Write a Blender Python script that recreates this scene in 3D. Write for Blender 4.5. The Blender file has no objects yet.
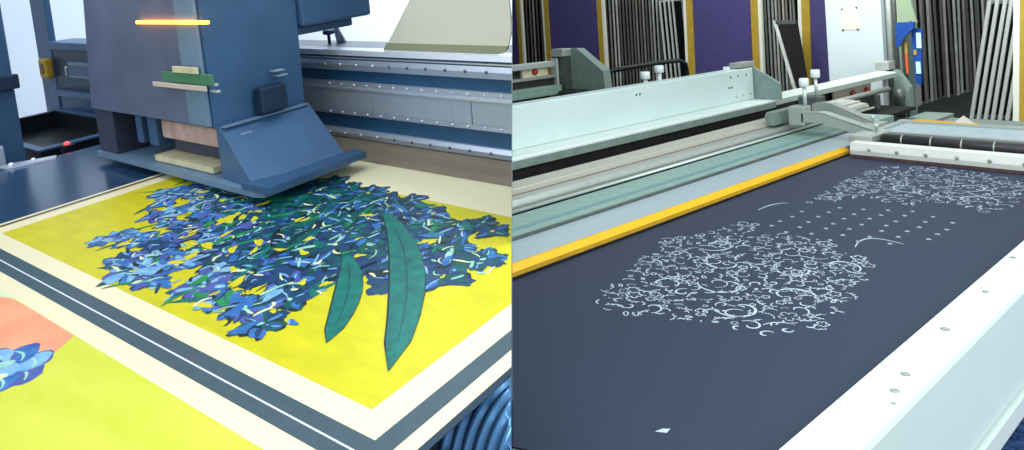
import bpy, bmesh, math, random
import numpy as np
from mathutils import Matrix, Vector
C = bpy.context.scene.collection
scn = bpy.context.scene

# ------------------------------------------------------------------ frames of the two machines
def rot(axis, a):
    c, s = math.cos(a), math.sin(a)
    return np.array({'x': [[1,0,0],[0,c,-s],[0,s,c]], 'z': [[c,-s,0],[s,c,0],[0,0,1]]}[axis])
BASE = np.array([[1,0,0],[0,0,-1],[0,1,0]], float)
def frame(pitch, roll, yaw):
    return (rot('z', roll) @ rot('x', pitch) @ BASE @ rot('z', yaw)).T
FL = frame(.114, -.085, -.648)          # the flatbed printer
FR = frame(-.001, -.06, .714)           # the screen printing table (level with the hall)
CAM_H_L, CAM_H_R, TABLE_H = .8, 1.0, .8
cam_pos = np.array([0, 0, CAM_H_R + TABLE_H])
def mat4(R, t):
    m = Matrix.Identity(4)
    for i in range(3):
        for j in range(3): m[i][j] = float(R[i][j])
        m[i][3] = float(t[i])
    return m
RL = FR @ FL.T
M = {'L': mat4(RL, cam_pos - RL @ np.array([0, 0, CAM_H_L])), 'R': mat4(np.eye(3), [0, 0, TABLE_H])}
# ------------------------------------------------------------------ camera
cd = bpy.data.cameras.new('camera'); cam = bpy.data.objects.new('camera', cd); C.objects.link(cam)
cam.matrix_world = mat4(FR @ np.diag([1, -1, -1]), cam_pos)
cd.sensor_fit = 'HORIZONTAL'; cd.sensor_width = 36; cd.lens = 716/1024*36
cd.shift_y = -(225-22)/1024; cd.clip_start = .02; cd.clip_end = 100
scn.camera = cam
# ------------------------------------------------------------------ light
scn.view_settings.view_transform = 'Standard'; scn.view_settings.look = 'None'
scn.view_settings.gamma = 1; scn.view_settings.use_curve_mapping = False
scn.view_settings.exposure = 0.0
w = bpy.data.worlds.new('world'); scn.world = w; w.use_nodes = True
w.node_tree.nodes['Background'].inputs[0].default_value = (.86, .95, 1, 1)
w.node_tree.nodes['Background'].inputs[1].default_value = .78
def area(name, side, loc, target, size, sy, power, color):
    l = bpy.data.lights.new(name, 'AREA'); l.shape = 'RECTANGLE'; l.size = size; l.size_y = sy
    l.energy = power; l.color = color
    o = bpy.data.objects.new(name, l); C.objects.link(o)
    p = M[side] @ Vector(loc); t = M[side] @ Vector(target)
    o.matrix_world = Matrix.Translation(p) @ (t-p).to_track_quat('-Z', 'Y').to_matrix().to_4x4()
    return o
area('left_ceiling_light', 'L', (-2.2, .9, 2.6), (-1.9, 1.0, 0), 2.4, 1.2, 30, (.93, .97, 1))
area('left_front_fill', 'L', (-3.5, -2.0, 2.2), (-2.5, 1.9, .3), 2.0, 1.6, 34, (.85, .94, 1))  # fill added from the camera side to lift the printer front
area('left_wall_fill', 'L', (-4.6, 3.4, 2.8), (-4.6, 5.4, .8), 3.0, 1.0, 330, (.9, .96, 1))  # added fill, strong enough to whiten the far wall
area('right_table_light', 'R', (2.6, 1.0, 2.9), (2.6, 1.4, 0), 3.5, 1.2, 75, (.92, 1, .98))
area('right_front_fill', 'R', (2.0, -2.6, 2.4), (4.0, 2.0, 0), 3.0, 1.6, 120, (.94, 1, .99))  # fill added on the camera side for the rim and front faces
area('right_rack_fill', 'R', (7.0, 3.5, 3.4), (11.5, 6, .6), 4.0, 2.0, 290, (.95, 1, .97))  # unseen fill aimed at the racks to brighten them

# ------------------------------------------------------------------ materials
def mat(name, col, rough=.5, metal=0, spec=.5, noise=0, nscale=20, bump=0, stretch=None, emis=None, es=0, col2=None, coat=0):
    m = bpy.data.materials.new(name); m.use_nodes = True
    nt = m.node_tree; b = nt.nodes['Principled BSDF']
    b.inputs['Roughness'].default_value = rough; b.inputs['Metallic'].default_value = metal
    b.inputs['Specular IOR Level'].default_value = spec
    b.inputs['Coat Weight'].default_value = coat
    lin = [((c/255)/12.92 if c/255 <= .04045 else ((c/255+.055)/1.055)**2.4) for c in col]
    b.inputs['Base Color'].default_value = (*lin, 1)
    if noise or bump or col2:
        tc = nt.nodes.new('ShaderNodeTexCoord'); mp = nt.nodes.new('ShaderNodeMapping')
        nz = nt.nodes.new('ShaderNodeTexNoise'); nz.inputs['Scale'].default_value = nscale
        nz.inputs['Detail'].default_value = 6; nz.inputs['Roughness'].default_value = .65
        if stretch: mp.inputs['Scale'].default_value = stretch
        nt.links.new(tc.outputs['Object'], mp.inputs[0]); nt.links.new(mp.outputs[0], nz.inputs['Vector'])
        cr = nt.nodes.new('ShaderNodeValToRGB')
        cr.color_ramp.elements[0].position = .32; cr.color_ramp.elements[1].position = .68
        if col2:
            l2 = [((c/255)/12.92 if c/255 <= .04045 else ((c/255+.055)/1.055)**2.4) for c in col2]
        else:
            l2 = [min(1, c*(1+noise)) for c in lin]; lin = [c*(1-noise) for c in lin]
        cr.color_ramp.elements[0].color = (*lin, 1); cr.color_ramp.elements[1].color = (*l2, 1)
        nt.links.new(nz.outputs['Fac'], cr.inputs[0]); nt.links.new(cr.outputs[0], b.inputs['Base Color'])
        if bump:
            bp = nt.nodes.new('ShaderNodeBump'); bp.inputs['Strength'].default_value = bump
            bp.inputs['Distance'].default_value = .004
            nt.links.new(nz.outputs['Fac'], bp.inputs['Height']); nt.links.new(bp.outputs[0], b.inputs['Normal'])
    if emis:
        b.inputs['Emission Color'].default_value = (*emis, 1); b.inputs['Emission Strength'].default_value = es
    return m
K = {
 'navy': mat('navy_paint', (52,86,122), .38, 0, .5, .12, 6),
 'navy_dark': mat('dark_navy_paint', (26,48,74), .4, 0, .5, .15, 8),
 'blue_channel': mat('blue_channel', (40,88,128), .45, 0, .5, .1, 8),
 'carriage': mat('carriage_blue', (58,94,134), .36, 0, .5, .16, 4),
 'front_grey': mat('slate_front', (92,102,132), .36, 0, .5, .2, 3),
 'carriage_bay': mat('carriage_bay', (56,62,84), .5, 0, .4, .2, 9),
 'steel': mat('brushed_steel', (196,208,226), .3, .5, .5, .08, 30, 0, (1,40,40)),
 'steel_light': mat('light_steel', (226,234,246), .35, .3, .5, .06, 20, 0, (1,30,30)),
 'panel_grey': mat('satin_panel', (176,190,206), .4, .3, .5, .12, 60, 0, (6,.4,.4)),
 'screw': mat('screw_steel', (236,240,248), .25, .6),
 'screw_dark': mat('screw_dark', (96,108,130), .4, .6),
 'platen': mat('black_glossy_platen', (32,60,92), .2, 0, .6, .1, 5),
 'vinyl': mat('cream_vinyl', (230,222,186), .38, 0, .5, .02, 5),
 'vinyl_cool': mat('white_vinyl', (250,248,232), .38, 0, .5),
 'yellow_ink': mat('yellow_ink', (190,182,3), .42, 0, .5, 0, 7, 0, (1,3,1), col2=(208,200,10)),
 'lemon_ink': mat('lemon_ink', (194,202,44), .42, 0, .5, 0, 5, 0, (1,3,1), col2=(210,210,72)),
 'band_ink': mat('slate_ink', (58,80,92), .4, 0, .5, .1, 30),
 'line_ink': mat('pale_line_ink', (214,220,232), .4),
 'brown_ink': mat('brown_ink', (96,78,52), .45),
 'coral_ink': mat('coral_ink', (240,140,112), .45, 0, .4, 0, 6, 0, None, col2=(232,172,128)),
 'mint_ink': mat('mint_ink', (206,222,176), .45),
 'taupe': mat('shaded_taupe', (122,112,96), .5, 0, .4, .08, 4),
 'roller': mat('blue_rubber_roller', (84,136,190), .22, .5, .6),
 'grey_plastic': mat('grey_plastic', (150,166,188), .45),
 'black': mat('black_plastic', (14,18,28), .4, 0, .4),
 'gold': mat('yellow_latch', (178,144,44), .45, 0, .4, .2, 60),
 'white_wall': mat('white_wall', (222,232,246), .8, 0, .2),
 'cream_sheet': mat('cream_sheet', (232,228,212), .5, 0, .3, .02, 3),
 'shaded_sheet': mat('shaded_hem', (160,162,136), .5, 0, .3),
 'led': mat('amber_led', (255,150,40), .4, emis=(1,.32,.03), es=9),
 'red_led': mat('red_lamp', (220,60,70), .4, emis=(1,.1,.12), es=1.2),
 'beige_head': mat('beige_head', (196,164,160), .55, 0, .4, .25, 14),
 'cream_part': mat('cream_part', (214,206,172), .5, 0, .4, .15, 20),
 'board': mat('green_board', (70,128,96), .5, 0, .4, .1, 40),
 'strip_grey': mat('pale_strip', (104,132,160), .42, 0, .5, .12, 8),
 # right
 'belt': mat('navy_fabric', (40,50,72), .62, 0, .35, .09, 120, .12),
 'white_ink': mat('white_print', (182,198,212), .6, 0, .3),
 'cap_paint': mat('cap_paint', (188,204,196), .45, 0, .45, .06, 8),
 'alu_lean': mat('pale_leaning_aluminium', (232,236,232), .45, 0, .4, .08, 12),
 'mint_paint': mat('mint_white_paint', (222,234,230), .45, 0, .4, .03, 5),
 'rim_paint': mat('rim_white_paint', (220,238,236), .42, 0, .45, .015, 4),
 'cover_paint': mat('cover_mint_paint', (204,222,220), .45, 0, .4, .035, 4),
 'green_grey': mat('green_grey_paint', (124,142,136), .5, 0, .4, .14, 14),
 'green_rail': mat('green_rail_paint', (136,166,156), .5, 0, .4, .12, 18),
 'alu': mat('worn_aluminium', (176,182,176), .4, .45, .5, .14, 26, 0, (.4,6,6)),
 'alu_dark': mat('dark_aluminium', (92,100,98), .45, .5, .5, .2, 20),
 'alu_bright': mat('bright_aluminium', (206,214,210), .4, .35, .5, .08, 30),
 'alu_rack': mat('rack_aluminium', (150,148,142), .5, .2, .4, .3, 3, 0, (1,1,.7)),
 'alu_rack_pale': mat('pale_rack_aluminium', (206,208,202), .45, .2, .4, .25, 4),
 'alu_rack_dark': mat('dim_rack_aluminium', (112,108,104), .5, .2, .4, .3, 4),
 'blue_plate': mat('pale_blue_plate', (172,188,196), .4, .25, .5, .06, 16, 0, (.5,6,1)),
 'speckle': mat('blue_speckle', (126,156,150), .5, 0, .4, 0, 30, 0, (.5,2,1), col2=(84,132,158)),
 'beige_rail': mat('beige_rail', (186,182,170), .45, .2, .4, .08, 14, 0, (.3,6,6)),
 'copper': mat('copper_line', (140,104,84), .5, .2),
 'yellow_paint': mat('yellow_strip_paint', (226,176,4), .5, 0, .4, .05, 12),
 'shaded_yellow': mat('shaded_yellow_side', (170,130,10), .6, 0, .3, .15, 14),
 'dark_gap': mat('dark_gap', (30,28,30), .7, 0, .2, .3, 8),
 'dark_mech': mat('dark_mechanism', (52,50,48), .6, .2, .4, .5, 24),
 'purple_mesh': mat('purple_mesh', (70,62,112), .5, 0, .4, .10, 5),
 'frame_yellow': mat('frame_yellow', (172,142,48), .5, 0, .4, .12, 10),
 'frame_white': mat('frame_white', (222,222,208), .5, 0, .4),
 'dark_mesh': mat('dark_mesh', (14,15,16), .6, 0, .3, .3, 7),
 'hall_wall': mat('dark_hall_wall', (34,38,38), .8, 0, .2, .2, 3),
 'hall_floor': mat('hall_floor', (44,52,48), .65, 0, .3, .25, 5),
 'cabinet': mat('cabinet_white', (184,196,198), .5, 0, .4, .02, 4),
 'paper': mat('paper', (204,194,184), .7, 0, .2),
 'frame_bar_white': mat('bar_white_paint', (226,228,222), .45, 0, .4, .04, 10),
 'knob': mat('white_knob', (232,238,240), .4, 0, .5),
 'rust': mat('rusty_squeegee', (90,66,64), .6, .1, .4, .3, 30),
 'dark_roller': mat('dark_roller', (56,54,56), .4, .3, .5, .3, 20),
 'tray': mat('pale_tray', (178,196,204), .45, .1, .5, .1, 14),
 'stain': mat('grey_stain', (150,160,150), .6, 0, .3, .3, 60),
 'blue_bag': mat('blue_bag', (16,66,142), .4, 0, .5, .2, 14),
 'check_cloth': mat('check_cloth', (120,150,150), .8, 0, .2, 0, 30, 0, None, col2=(150,156,96)),
 'pale_bag': mat('pale_bag', (190,220,228), .5),
 'orange': mat('orange_plastic', (206,84,40), .5),
 'red': mat('red_button', (170,40,40), .4),
 'maroon': mat('maroon_sign', (84,26,28), .6),
 'amber_sign': mat('amber_sign', (176,110,40), .6),
 'rug': mat('blue_rug', (20,30,66), .9, 0, .1, 0, 34, .5, None, col2=(88,124,190)),
 'grille': mat('green_glass', (74,98,104), .2, 0, .6),
}

# ------------------------------------------------------------------ mesh collector
def nclip(side):
    F = FL if side == 'L' else FR
    n = Vector([float(x) for x in F @ np.array([1., 0, 0])])
    return n, Vector((0, 0, CAM_H_L if side == 'L' else CAM_H_R))
EPS = .0012
class G:
    def __init__(s): s.bm = bmesh.new(); s.caps = True
    def box(s, x0, x1, y0, y1, z0, z1, bev=0, mi=0):
        b = s.bm
        vs = [b.verts.new((x, y, z)) for x in (x0, x1) for y in (y0, y1) for z in (z0, z1)]
        fs = [b.faces.new([vs[i] for i in q]) for q in ((0,1,3,2),(4,6,7,5),(0,4,5,1),(2,3,7,6),(0,2,6,4),(1,5,7,3))]
        for f in fs: f.material_index = mi
        if bev:
            es = list({e for f in fs for e in f.edges})
            r = bmesh.ops.bevel(b, geom=es, offset=bev, segments=2, profile=.5, affect='EDGES')
            for f in r['faces']: f.material_index = mi
        return s
    def obb(s, c, ax, ay, az, bev=0, mi=0):     # centre and three half-axis vectors
        b = s.bm; c, ax, ay, az = map(Vector, (c, ax, ay, az))
        vs = [b.verts.new(c + i*ax + j*ay + k*az) for i in (-1,1) for j in (-1,1) for k in (-1,1)]
        fs = [b.faces.new([vs[i] for i in q]) for q in ((0,1,3,2),(4,6,7,5),(0,4,5,1),(2,3,7,6),(0,2,6,4),(1,5,7,3))]
        for f in fs: f.material_index = mi
        if bev:
            es = list({e for f in fs for e in f.edges}); bmesh.ops.bevel(b, geom=es, offset=bev, segments=2, profile=.5, affect='EDGES')
        return s
    def prism(s, prof, axis, a0, a1, mi=0):     # 2D profile swept along axis 0 (u), 1 (v) or 2 (z)
        def P(p, a):
            q = list(p); q.insert(axis, a); return tuple(q)
        b = s.bm; A = [b.verts.new(P(p, a0)) for p in prof]; B = [b.verts.new(P(p, a1)) for p in prof]
        n = len(prof); fs = [b.faces.new(A), b.faces.new(B[::-1])]
        for i in range(n): fs.append(b.faces.new([A[i], B[i], B[(i+1) % n], A[(i+1) % n]]))
        for f in fs: f.material_index = mi
        return s
    def loft(s, A, B, mi=0):                    # two rings of 3D points
        b = s.bm; A = [b.verts.new(p) for p in A]; B = [b.verts.new(p) for p in B]; n = len(A)
        fs = [b.faces.new(A), b.faces.new(B[::-1])]
        for i in range(n): fs.append(b.faces.new([A[i], B[i], B[(i+1) % n], A[(i+1) % n]]))
        for f in fs: f.material_index = mi
        return s
    def cyl(s, p0, p1, r0, r1=None, n=20, mi=0, smooth=True):
        r1 = r0 if r1 is None else r1; p0, p1 = Vector(p0), Vector(p1); d = (p1-p0).normalized()
        a = d.orthogonal().normalized(); c = d.cross(a); b = s.bm
        A = [b.verts.new(p0 + r0*(math.cos(t)*a + math.sin(t)*c)) for t in [2*math.pi*i/n for i in range(n)]]
        B = [b.verts.new(p1 + r1*(math.cos(t)*a + math.sin(t)*c)) for t in [2*math.pi*i/n for i in range(n)]]
        fs = [b.faces.new(A[::-1]), b.faces.new(B)]
        for i in range(n):
            f = b.faces.new([A[i], A[(i+1) % n], B[(i+1) % n], B[i]]); f.smooth = smooth; fs.append(f)
        for f in fs: f.material_index = mi
        return s
    def lathe(s, p0, d, prof, n=24, mi=0):      # prof: (distance along d, radius)
        p0, d = Vector(p0), Vector(d).normalized(); a = d.orthogonal().normalized(); c = d.cross(a); b = s.bm
        rings = [[b.verts.new(p0 + h*d + r*(math.cos(2*math.pi*i/n)*a + math.sin(2*math.pi*i/n)*c)) for i in range(n)] for h, r in prof]
        for A, B in zip(rings, rings[1:]):
            for i in range(n):
                f = b.faces.new([A[i], A[(i+1) % n], B[(i+1) % n], B[i]]); f.smooth = True; f.material_index = mi
        b.faces.new(rings[0][::-1]).material_index = mi; b.faces.new(rings[-1]).material_index = mi
        return s
    def tube(s, pts, r, n=8, mi=0):
        pts = [Vector(p) for p in pts]; b = s.bm; prev = None; rings = []
        a = (pts[1]-pts[0]).orthogonal().normalized()
        for k, p in enumerate(pts):
            d = (pts[min(k+1, len(pts)-1)] - pts[max(k-1, 0)]).normalized()
            a = (a - a.dot(d)*d).normalized(); c = d.cross(a)
            rr = r[k] if isinstance(r, (list, tuple)) else r
            rings.append([b.verts.new(p + rr*(math.cos(2*math.pi*i/n)*a + math.sin(2*math.pi*i/n)*c)) for i in range(n)])
        for A, B in zip(rings, rings[1:]):
            for i in range(n):
                f = b.faces.new([A[i], A[(i+1) % n], B[(i+1) % n], B[i]]); f.smooth = True; f.material_index = mi
        b.faces.new(rings[0][::-1]).material_index = mi; b.faces.new(rings[-1]).material_index = mi
        return s
    def flat(s, pts, z, mi=0):                  # flat printed shape lying on a table (2D points)
        s.caps = False
        b = s.bm
        try: f = b.faces.new([b.verts.new((p[0], p[1], z)) for p in pts])
        except ValueError: return s
        f.material_index = mi
        f.normal_update()
        if f.normal.z < 0: f.normal_flip()
        return s
    def stroke(s, pts, wd, z, mi=0):            # printed line of width wd
        s.caps = False; b = s.bm; L_ = []
        n = len(pts)
        for k, p in enumerate(pts):
            q, r = pts[min(k+1, n-1)], pts[max(k-1, 0)]
            dx, dy = q[0]-r[0], q[1]-r[1]; l = math.hypot(dx, dy) or 1
            ww = wd*(.5 + .7*math.sin(math.pi*(k+.3)/(n-.4)))/2 if n > 2 else wd/2
            L_.append((b.verts.new((p[0]+dy/l*ww, p[1]-dx/l*ww, z)), b.verts.new((p[0]-dy/l*ww, p[1]+dx/l*ww, z))))
        for A, B in zip(L_, L_[1:]):
            b.faces.new([A[0], B[0], B[1], A[1]]).material_index = mi
        return s

SIDE = {}
BASEPT = {}
def build(name, g, mats, parent=None, side=None, base=(0,0,0), kind=None, shift_base=None):
    if parent is not None: side = SIDE[parent.name]; base = BASEPT[parent.name]
    bm = g.bm
    if g.caps: bmesh.ops.recalc_face_normals(bm, faces=bm.faces)
    n, cp = nclip(side)
    sg = -1 if side == 'L' else 1
    if any(sg*((v.co-cp).dot(n)) < EPS for v in bm.verts):
        r = bmesh.ops.bisect_plane(bm, geom=bm.verts[:]+bm.edges[:]+bm.faces[:], dist=1e-6, plane_co=cp+n*EPS*sg, plane_no=-n*sg, clear_outer=True)
        if g.caps:
            es = [e for e in r['geom_cut'] if isinstance(e, bmesh.types.BMEdge)]
            if es: bmesh.ops.holes_fill(bm, edges=es, sides=0)
            bmesh.ops.recalc_face_normals(bm, faces=bm.faces)
    bv = Vector(base)
    for v in bm.verts: v.co -= bv
    me = bpy.data.meshes.new(name); bm.to_mesh(me); bm.free()
    for m in (mats if isinstance(mats, (list, tuple)) else [mats]): me.materials.append(K[m])
    o = bpy.data.objects.new(name, me); C.objects.link(o)
    if parent is not None: o.parent = parent
    else: o.matrix_world = M[side] @ Matrix.Translation(bv)
    SIDE[o.name] = side; BASEPT[o.name] = tuple(base)
    if kind: o['kind'] = kind
    return o
def tag(o, label, cat, group=None, kind=None):
    o['label'] = label; o['category'] = cat
    if group: o['group'] = group
    if kind: o['kind'] = kind
    return o
def thing(name, label, cat, side, base, group=None):
    o = bpy.data.objects.new(name, None); C.objects.link(o); o.empty_display_size = .1
    o.matrix_world = M[side] @ Matrix.Translation(Vector(base))
    SIDE[o.name] = side; BASEPT[o.name] = tuple(base)
    return tag(o, label, cat, group)
def dup(root, loc, extra=None, label=None):
    side = SIDE[root.name]; ex = extra or Matrix.Identity(4)
    r = root.copy(); C.objects.link(r); r.matrix_world = M[side] @ Matrix.Translation(Vector(loc)) @ ex
    SIDE[r.name] = side; BASEPT[r.name] = tuple(loc)
    for ch in list(root.children):
        c = ch.copy(); C.objects.link(c); c.parent = r
        for gch in list(ch.children):
            d = gch.copy(); C.objects.link(d); d.parent = c
    if label: r['label'] = label
    return r
rnd = random.Random(5)

# ================================================================== SETTING
# thin divider that separates the two workshops: it stands in the plane where the two pictures meet
nW = Vector([float(x) for x in FR @ np.array([1., 0, 0])])
fw = Vector((0, 0, 1)).cross(nW).normalized()
if fw.dot(Vector([float(x) for x in FR @ np.array([0, 0, 1.])])) < 0: fw = -fw
up = nW.cross(fw).normalized()
if up.z < 0: up = -up
cp = Vector([float(x) for x in cam_pos])
bm = bmesh.new()
vs = []
for a in (1.9, 19.0):
    for b_ in (-1.78, 1.6):
        for t in (-.0009, .0009):
            vs.append(bm.verts.new(cp + fw*a + up*b_ + nW*t))
for q in ((0,1,3,2),(4,6,7,5),(0,4,5,1),(2,3,7,6),(0,2,6,4),(1,5,7,3)): bm.faces.new([vs[i] for i in q])
bmesh.ops.recalc_face_normals(bm, faces=bm.faces)
me = bpy.data.meshes.new('wall_divider'); bm.to_mesh(me); bm.free(); me.materials.append(mat('divider_paint', (150,160,165), .7, 0, .2))
o = bpy.data.objects.new('wall_divider', me); C.objects.link(o); o['kind'] = 'structure'
# floor of both workshops
def plain(name, g, m):
    bmesh.ops.recalc_face_normals(g.bm, faces=g.bm.faces)
    me = bpy.data.meshes.new(name); g.bm.to_mesh(me); g.bm.free(); me.materials.append(K[m])
    o = bpy.data.objects.new(name, me); C.objects.link(o); o['kind'] = 'structure'; return o
plain('floor', G().box(-16, 24, -6, 26, -.05, 0), 'hall_floor')
# right hall walls
build('wall_back', G().box(18.5, 18.7, -2, 18, -.8, 4.2), 'hall_wall', side='R', kind='structure')
build('wall_left', G().box(12.75, 12.85, 5.95, 18.0, -.8, 4.2), 'hall_wall', side='R', kind='structure')
build('wall_side', G().box(12.86, 18.4, 6.0, 6.1, -.8, 4.2), 'hall_wall', side='R', kind='structure')
# left workshop wall
g = G(); g.box(-12, 1, 5.6, 5.7, -1.6, 3.6); build('wall_far', g, 'white_wall', side='L', kind='structure')
g = G(); g.box(-9.2, -9.1, -1.5, 5.5, -1.6, 3.6); build('wall_end', g, 'white_wall', side='L', kind='structure')

# ================================================================== LEFT: FLATBED PRINTER
bed = thing('flatbed_table', 'dark glossy navy flatbed of the printer under the printed sheet', 'printer table', 'L', (-2.2, 1.0, -.82))
build('platen', G().box(-3.62, -.815, .12, 2.1, -.022, 0, .004), 'platen', bed)
build('cabinet', G().box(-3.5, -1.05, .2, 2.0, -.62, -.024, .01), 'navy_dark', bed)
for x in (-3.35, -1.2):
    for y in (.35, 1.85): build('leg', G().box(x-.06, x+.06, y-.06, y+.06, -.82, -.622), 'navy_dark', bed)
# silver hinge plate on the left of the platen
hp = thing('hinge_plate', 'flat silver bracket with screws on the left edge of the navy flatbed', 'bracket', 'L', (-3.62, 1.15, 0))
build('plate', G().prism([(-3.66,1.05),(-3.60,1.06),(-3.555,1.24),(-3.60,1.26),(-3.635,1.17),(-3.67,1.11)], 2, .001, .008), 'steel', hp)
for (x, y) in ((-3.63, 1.09), (-3.61, 1.17)): build('screw', G().lathe((x,y,.008), (0,0,1), [(0,.009),(.006,.011),(.012,.005)], 12), 'screw', hp)
sen = thing('limit_sensor', 'small black sensor stub with a red light behind the hinge plate', 'sensor', 'L', (-3.74, 1.36, -.05))
build('body', G().box(-3.765, -3.715, 1.335, 1.385, -.05, .014, .006), 'black', sen)
build('lamp', G().lathe((-3.74,1.36,.014), (0,0,1), [(0,.013),(.008,.013),(.014,.006)], 14), 'red_led', sen)
sb = thing('pale_switch_box', 'pale grey box at the foot of the blue post', 'box', 'L', (-3.86, 1.04, 0))
build('housing', G().box(-3.93, -3.76, .92, 1.115, -.03, .075, .008), 'grey_plastic', sb)
build('clip', G().box(-3.86, -3.78, .98, 1.10, .075, .085, .003), 'screw', sb)

# --- printed sheet
sheet = thing('printed_vinyl_sheet', 'cream vinyl sheet printed with blue flowers on yellow, spread over the flatbed', 'printed sheet', 'L', (-1.8, 1.0, .0006))
build('vinyl', G().box(-2.81, -.812, .13, 1.80, .0006, .0018), 'vinyl', sheet)
Z1, dz = .0022, .00022
g = G()
for q in ([(-2.81,.638),(-.845,.638),(-.845,.703),(-2.81,.703)], [(-.888,.703),(-.845,.703),(-.845,1.80),(-.888,1.80)]): g.flat(q, Z1)
build('slate_border', g, 'band_ink', sheet)
g = G(); g.flat([(-2.81,.6665),(-.90,.6665),(-.90,.6705),(-2.81,.6705)], Z1+dz); build('border_line', g, 'line_ink', sheet)
g = G(); g.flat([(-2.79,.705),(-2.768,.705),(-2.768,1.79),(-2.79,1.79)], Z1); build('side_line', g, 'brown_ink', sheet)
build('yellow_ground', G().flat([(-2.70,.756),(-.953,.756),(-.953,1.566),(-2.70,1.566)], Z1), 'yellow_ink', sheet)
build('lemon_ground', G().flat([(-2.6,.14),(-.953,.14),(-.953,.592),(-2.6,.592)], Z1), 'lemon_ink', sheet)
def inside(p, poly):
    c = False; j = len(poly)-1
    for i in range(len(poly)):
        a, b_ = poly[i], poly[j]
        if (a[1] > p[1]) != (b_[1] > p[1]) and p[0] < (b_[0]-a[0])*(p[1]-a[1])/(b_[1]-a[1])+a[0]: c = not c
        j = i
    return c
def blob(cx, cy, rx, ry, a, n=14, wob=.22, tip=0):
    out = []; ph = rnd.random()*6
    for i in range(n):
        t = 2*math.pi*i/n
        r = 1 + wob*math.sin(3*t+ph)*rnd.uniform(.5,1) + wob*.6*math.sin(5*t+ph*2)*rnd.random()
        if tip: r *= 1 + tip*max(0, math.cos(t))**6
        x, y = rx*r*math.cos(t), ry*r*math.sin(t)
        out.append((cx + x*math.cos(a) - y*math.sin(a), cy + x*math.sin(a) + y*math.cos(a)))
    return out
def blade(pts, wd):                              # a leaf blade along a poly-line: outline points
    Lp, Rp = [], []; n = len(pts)
    for k, p in enumerate(pts):
        q, r = pts[min(k+1,n-1)], pts[max(k-1,0)]; dx, dy = q[0]-r[0], q[1]-r[1]; l = math.hypot(dx,dy)
        ww = wd*(.25 + math.sin(math.pi*min(1,(k+.25)/n)))*.62 if k < n-1 else .001
        Lp.append((p[0]+dy/l*ww, p[1]-dx/l*ww)); Rp.append((p[0]-dy/l*ww, p[1]+dx/l*ww))
    return Lp + Rp[::-1]
def curve(p0, p1, p2, n=9):
    return [((1-t)**2*p0[0]+2*t*(1-t)*p1[0]+t*t*p2[0], (1-t)**2*p0[1]+2*t*(1-t)*p1[1]+t*t*p2[1]) for t in [i/n for i in range(n+1)]]
INK = [('ink_navy',(16,46,84),(26,72,118)), ('ink_teal',(4,62,70),(8,92,90)), ('ink_blue',(30,86,158),(58,122,190)), ('ink_violet',(56,72,148),(84,98,172)),
       ('ink_sky',(92,150,204),(140,186,218)), ('ink_green',(6,110,62),(30,146,84)), ('ink_aqua',(120,186,180),(170,214,196)), ('ink_cream',(214,220,160),(226,228,190)),
       ('ink_dark',(8,24,34),(14,44,52)), ('ink_yellow',(196,188,10),(212,204,40)), ('ink_leaf',(2,86,84),(10,120,108))]
for nme, a, b_ in INK: K[nme] = mat(nme, a, .42, 0, .45, 0, 26, 0, None, col2=b_)
inkn = [i[0] for i in INK]; IX = {n: i for i, n in enumerate(inkn)}
mass = [(-2.673,1.279),(-2.60,1.40),(-2.517,1.18),(-2.424,1.081),(-2.257,1.014),(-2.30,.93),(-2.05,.80),(-1.831,.800),(-1.652,.793),(-1.434,.800),(-1.303,.85),(-1.387,.963),(-1.374,1.052),(-1.204,1.138),(-1.068,1.264),(-1.195,1.356),(-1.328,1.473),(-1.507,1.542),(-1.951,1.555),(-2.40,1.54),(-2.6,1.46)]
def ragged(poly, amp, sub=7):
    out = []
    for i, p in enumerate(poly):
        q = poly[(i+1) % len(poly)]
        for k in range(sub):
            t = k/sub; out.append((p[0]+(q[0]-p[0])*t + rnd.uniform(-amp,amp), p[1]+(q[1]-p[1])*t + rnd.uniform(-amp,amp)))
    return out
core = [(-2.42,1.27),(-2.2,1.12),(-2.02,1.03),(-1.86,.95),(-1.62,.93),(-1.45,.97),(-1.40,1.06),(-1.24,1.16),(-1.12,1.27),(-1.24,1.36),(-1.4,1.46),(-1.55,1.53),(-1.98,1.55),(-2.35,1.5)]
g = G(); g.flat(ragged(core, .022), Z1+dz, IX['ink_navy'])
lay = [2]
def put(pts, ink): g.flat(pts, Z1+lay[0]*6e-7+dz, IX[ink]); lay[0] += 1
focus = (-1.72, 1.50)
# stems and leaf blades fanning out of the bunch
for k in range(60):
    a = rnd.uniform(math.pi*.95, math.pi*1.75); l0 = rnd.uniform(.02,.2); l1 = rnd.uniform(.35,.78)
    p0 = (focus[0]+l0*math.cos(a), focus[1]+l0*.7*math.sin(a)); p2 = (focus[0]+l1*math.cos(a+.12), focus[1]+l1*.8*math.sin(a+.12))
    if not inside(p2, mass): continue
    pm = ((p0[0]+p2[0])/2+rnd.uniform(-.05,.05), (p0[1]+p2[1])/2+rnd.uniform(-.04,.04))
    put(blade(curve(p0, pm, p2), rnd.uniform(.007,.02)), rnd.choice(['ink_teal','ink_green','ink_leaf','ink_teal','ink_dark']))
put(blade(curve((-1.95,1.40),(-2.32,1.37),(-2.66,1.17)), .016), 'ink_green')
put(blade(curve((-1.80,1.30),(-2.1,1.16),(-2.20,.90)), .022), 'ink_green')
put(blade(curve((-1.75,1.40),(-2.05,1.25),(-2.26,1.12)), .026), 'ink_green')
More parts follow.
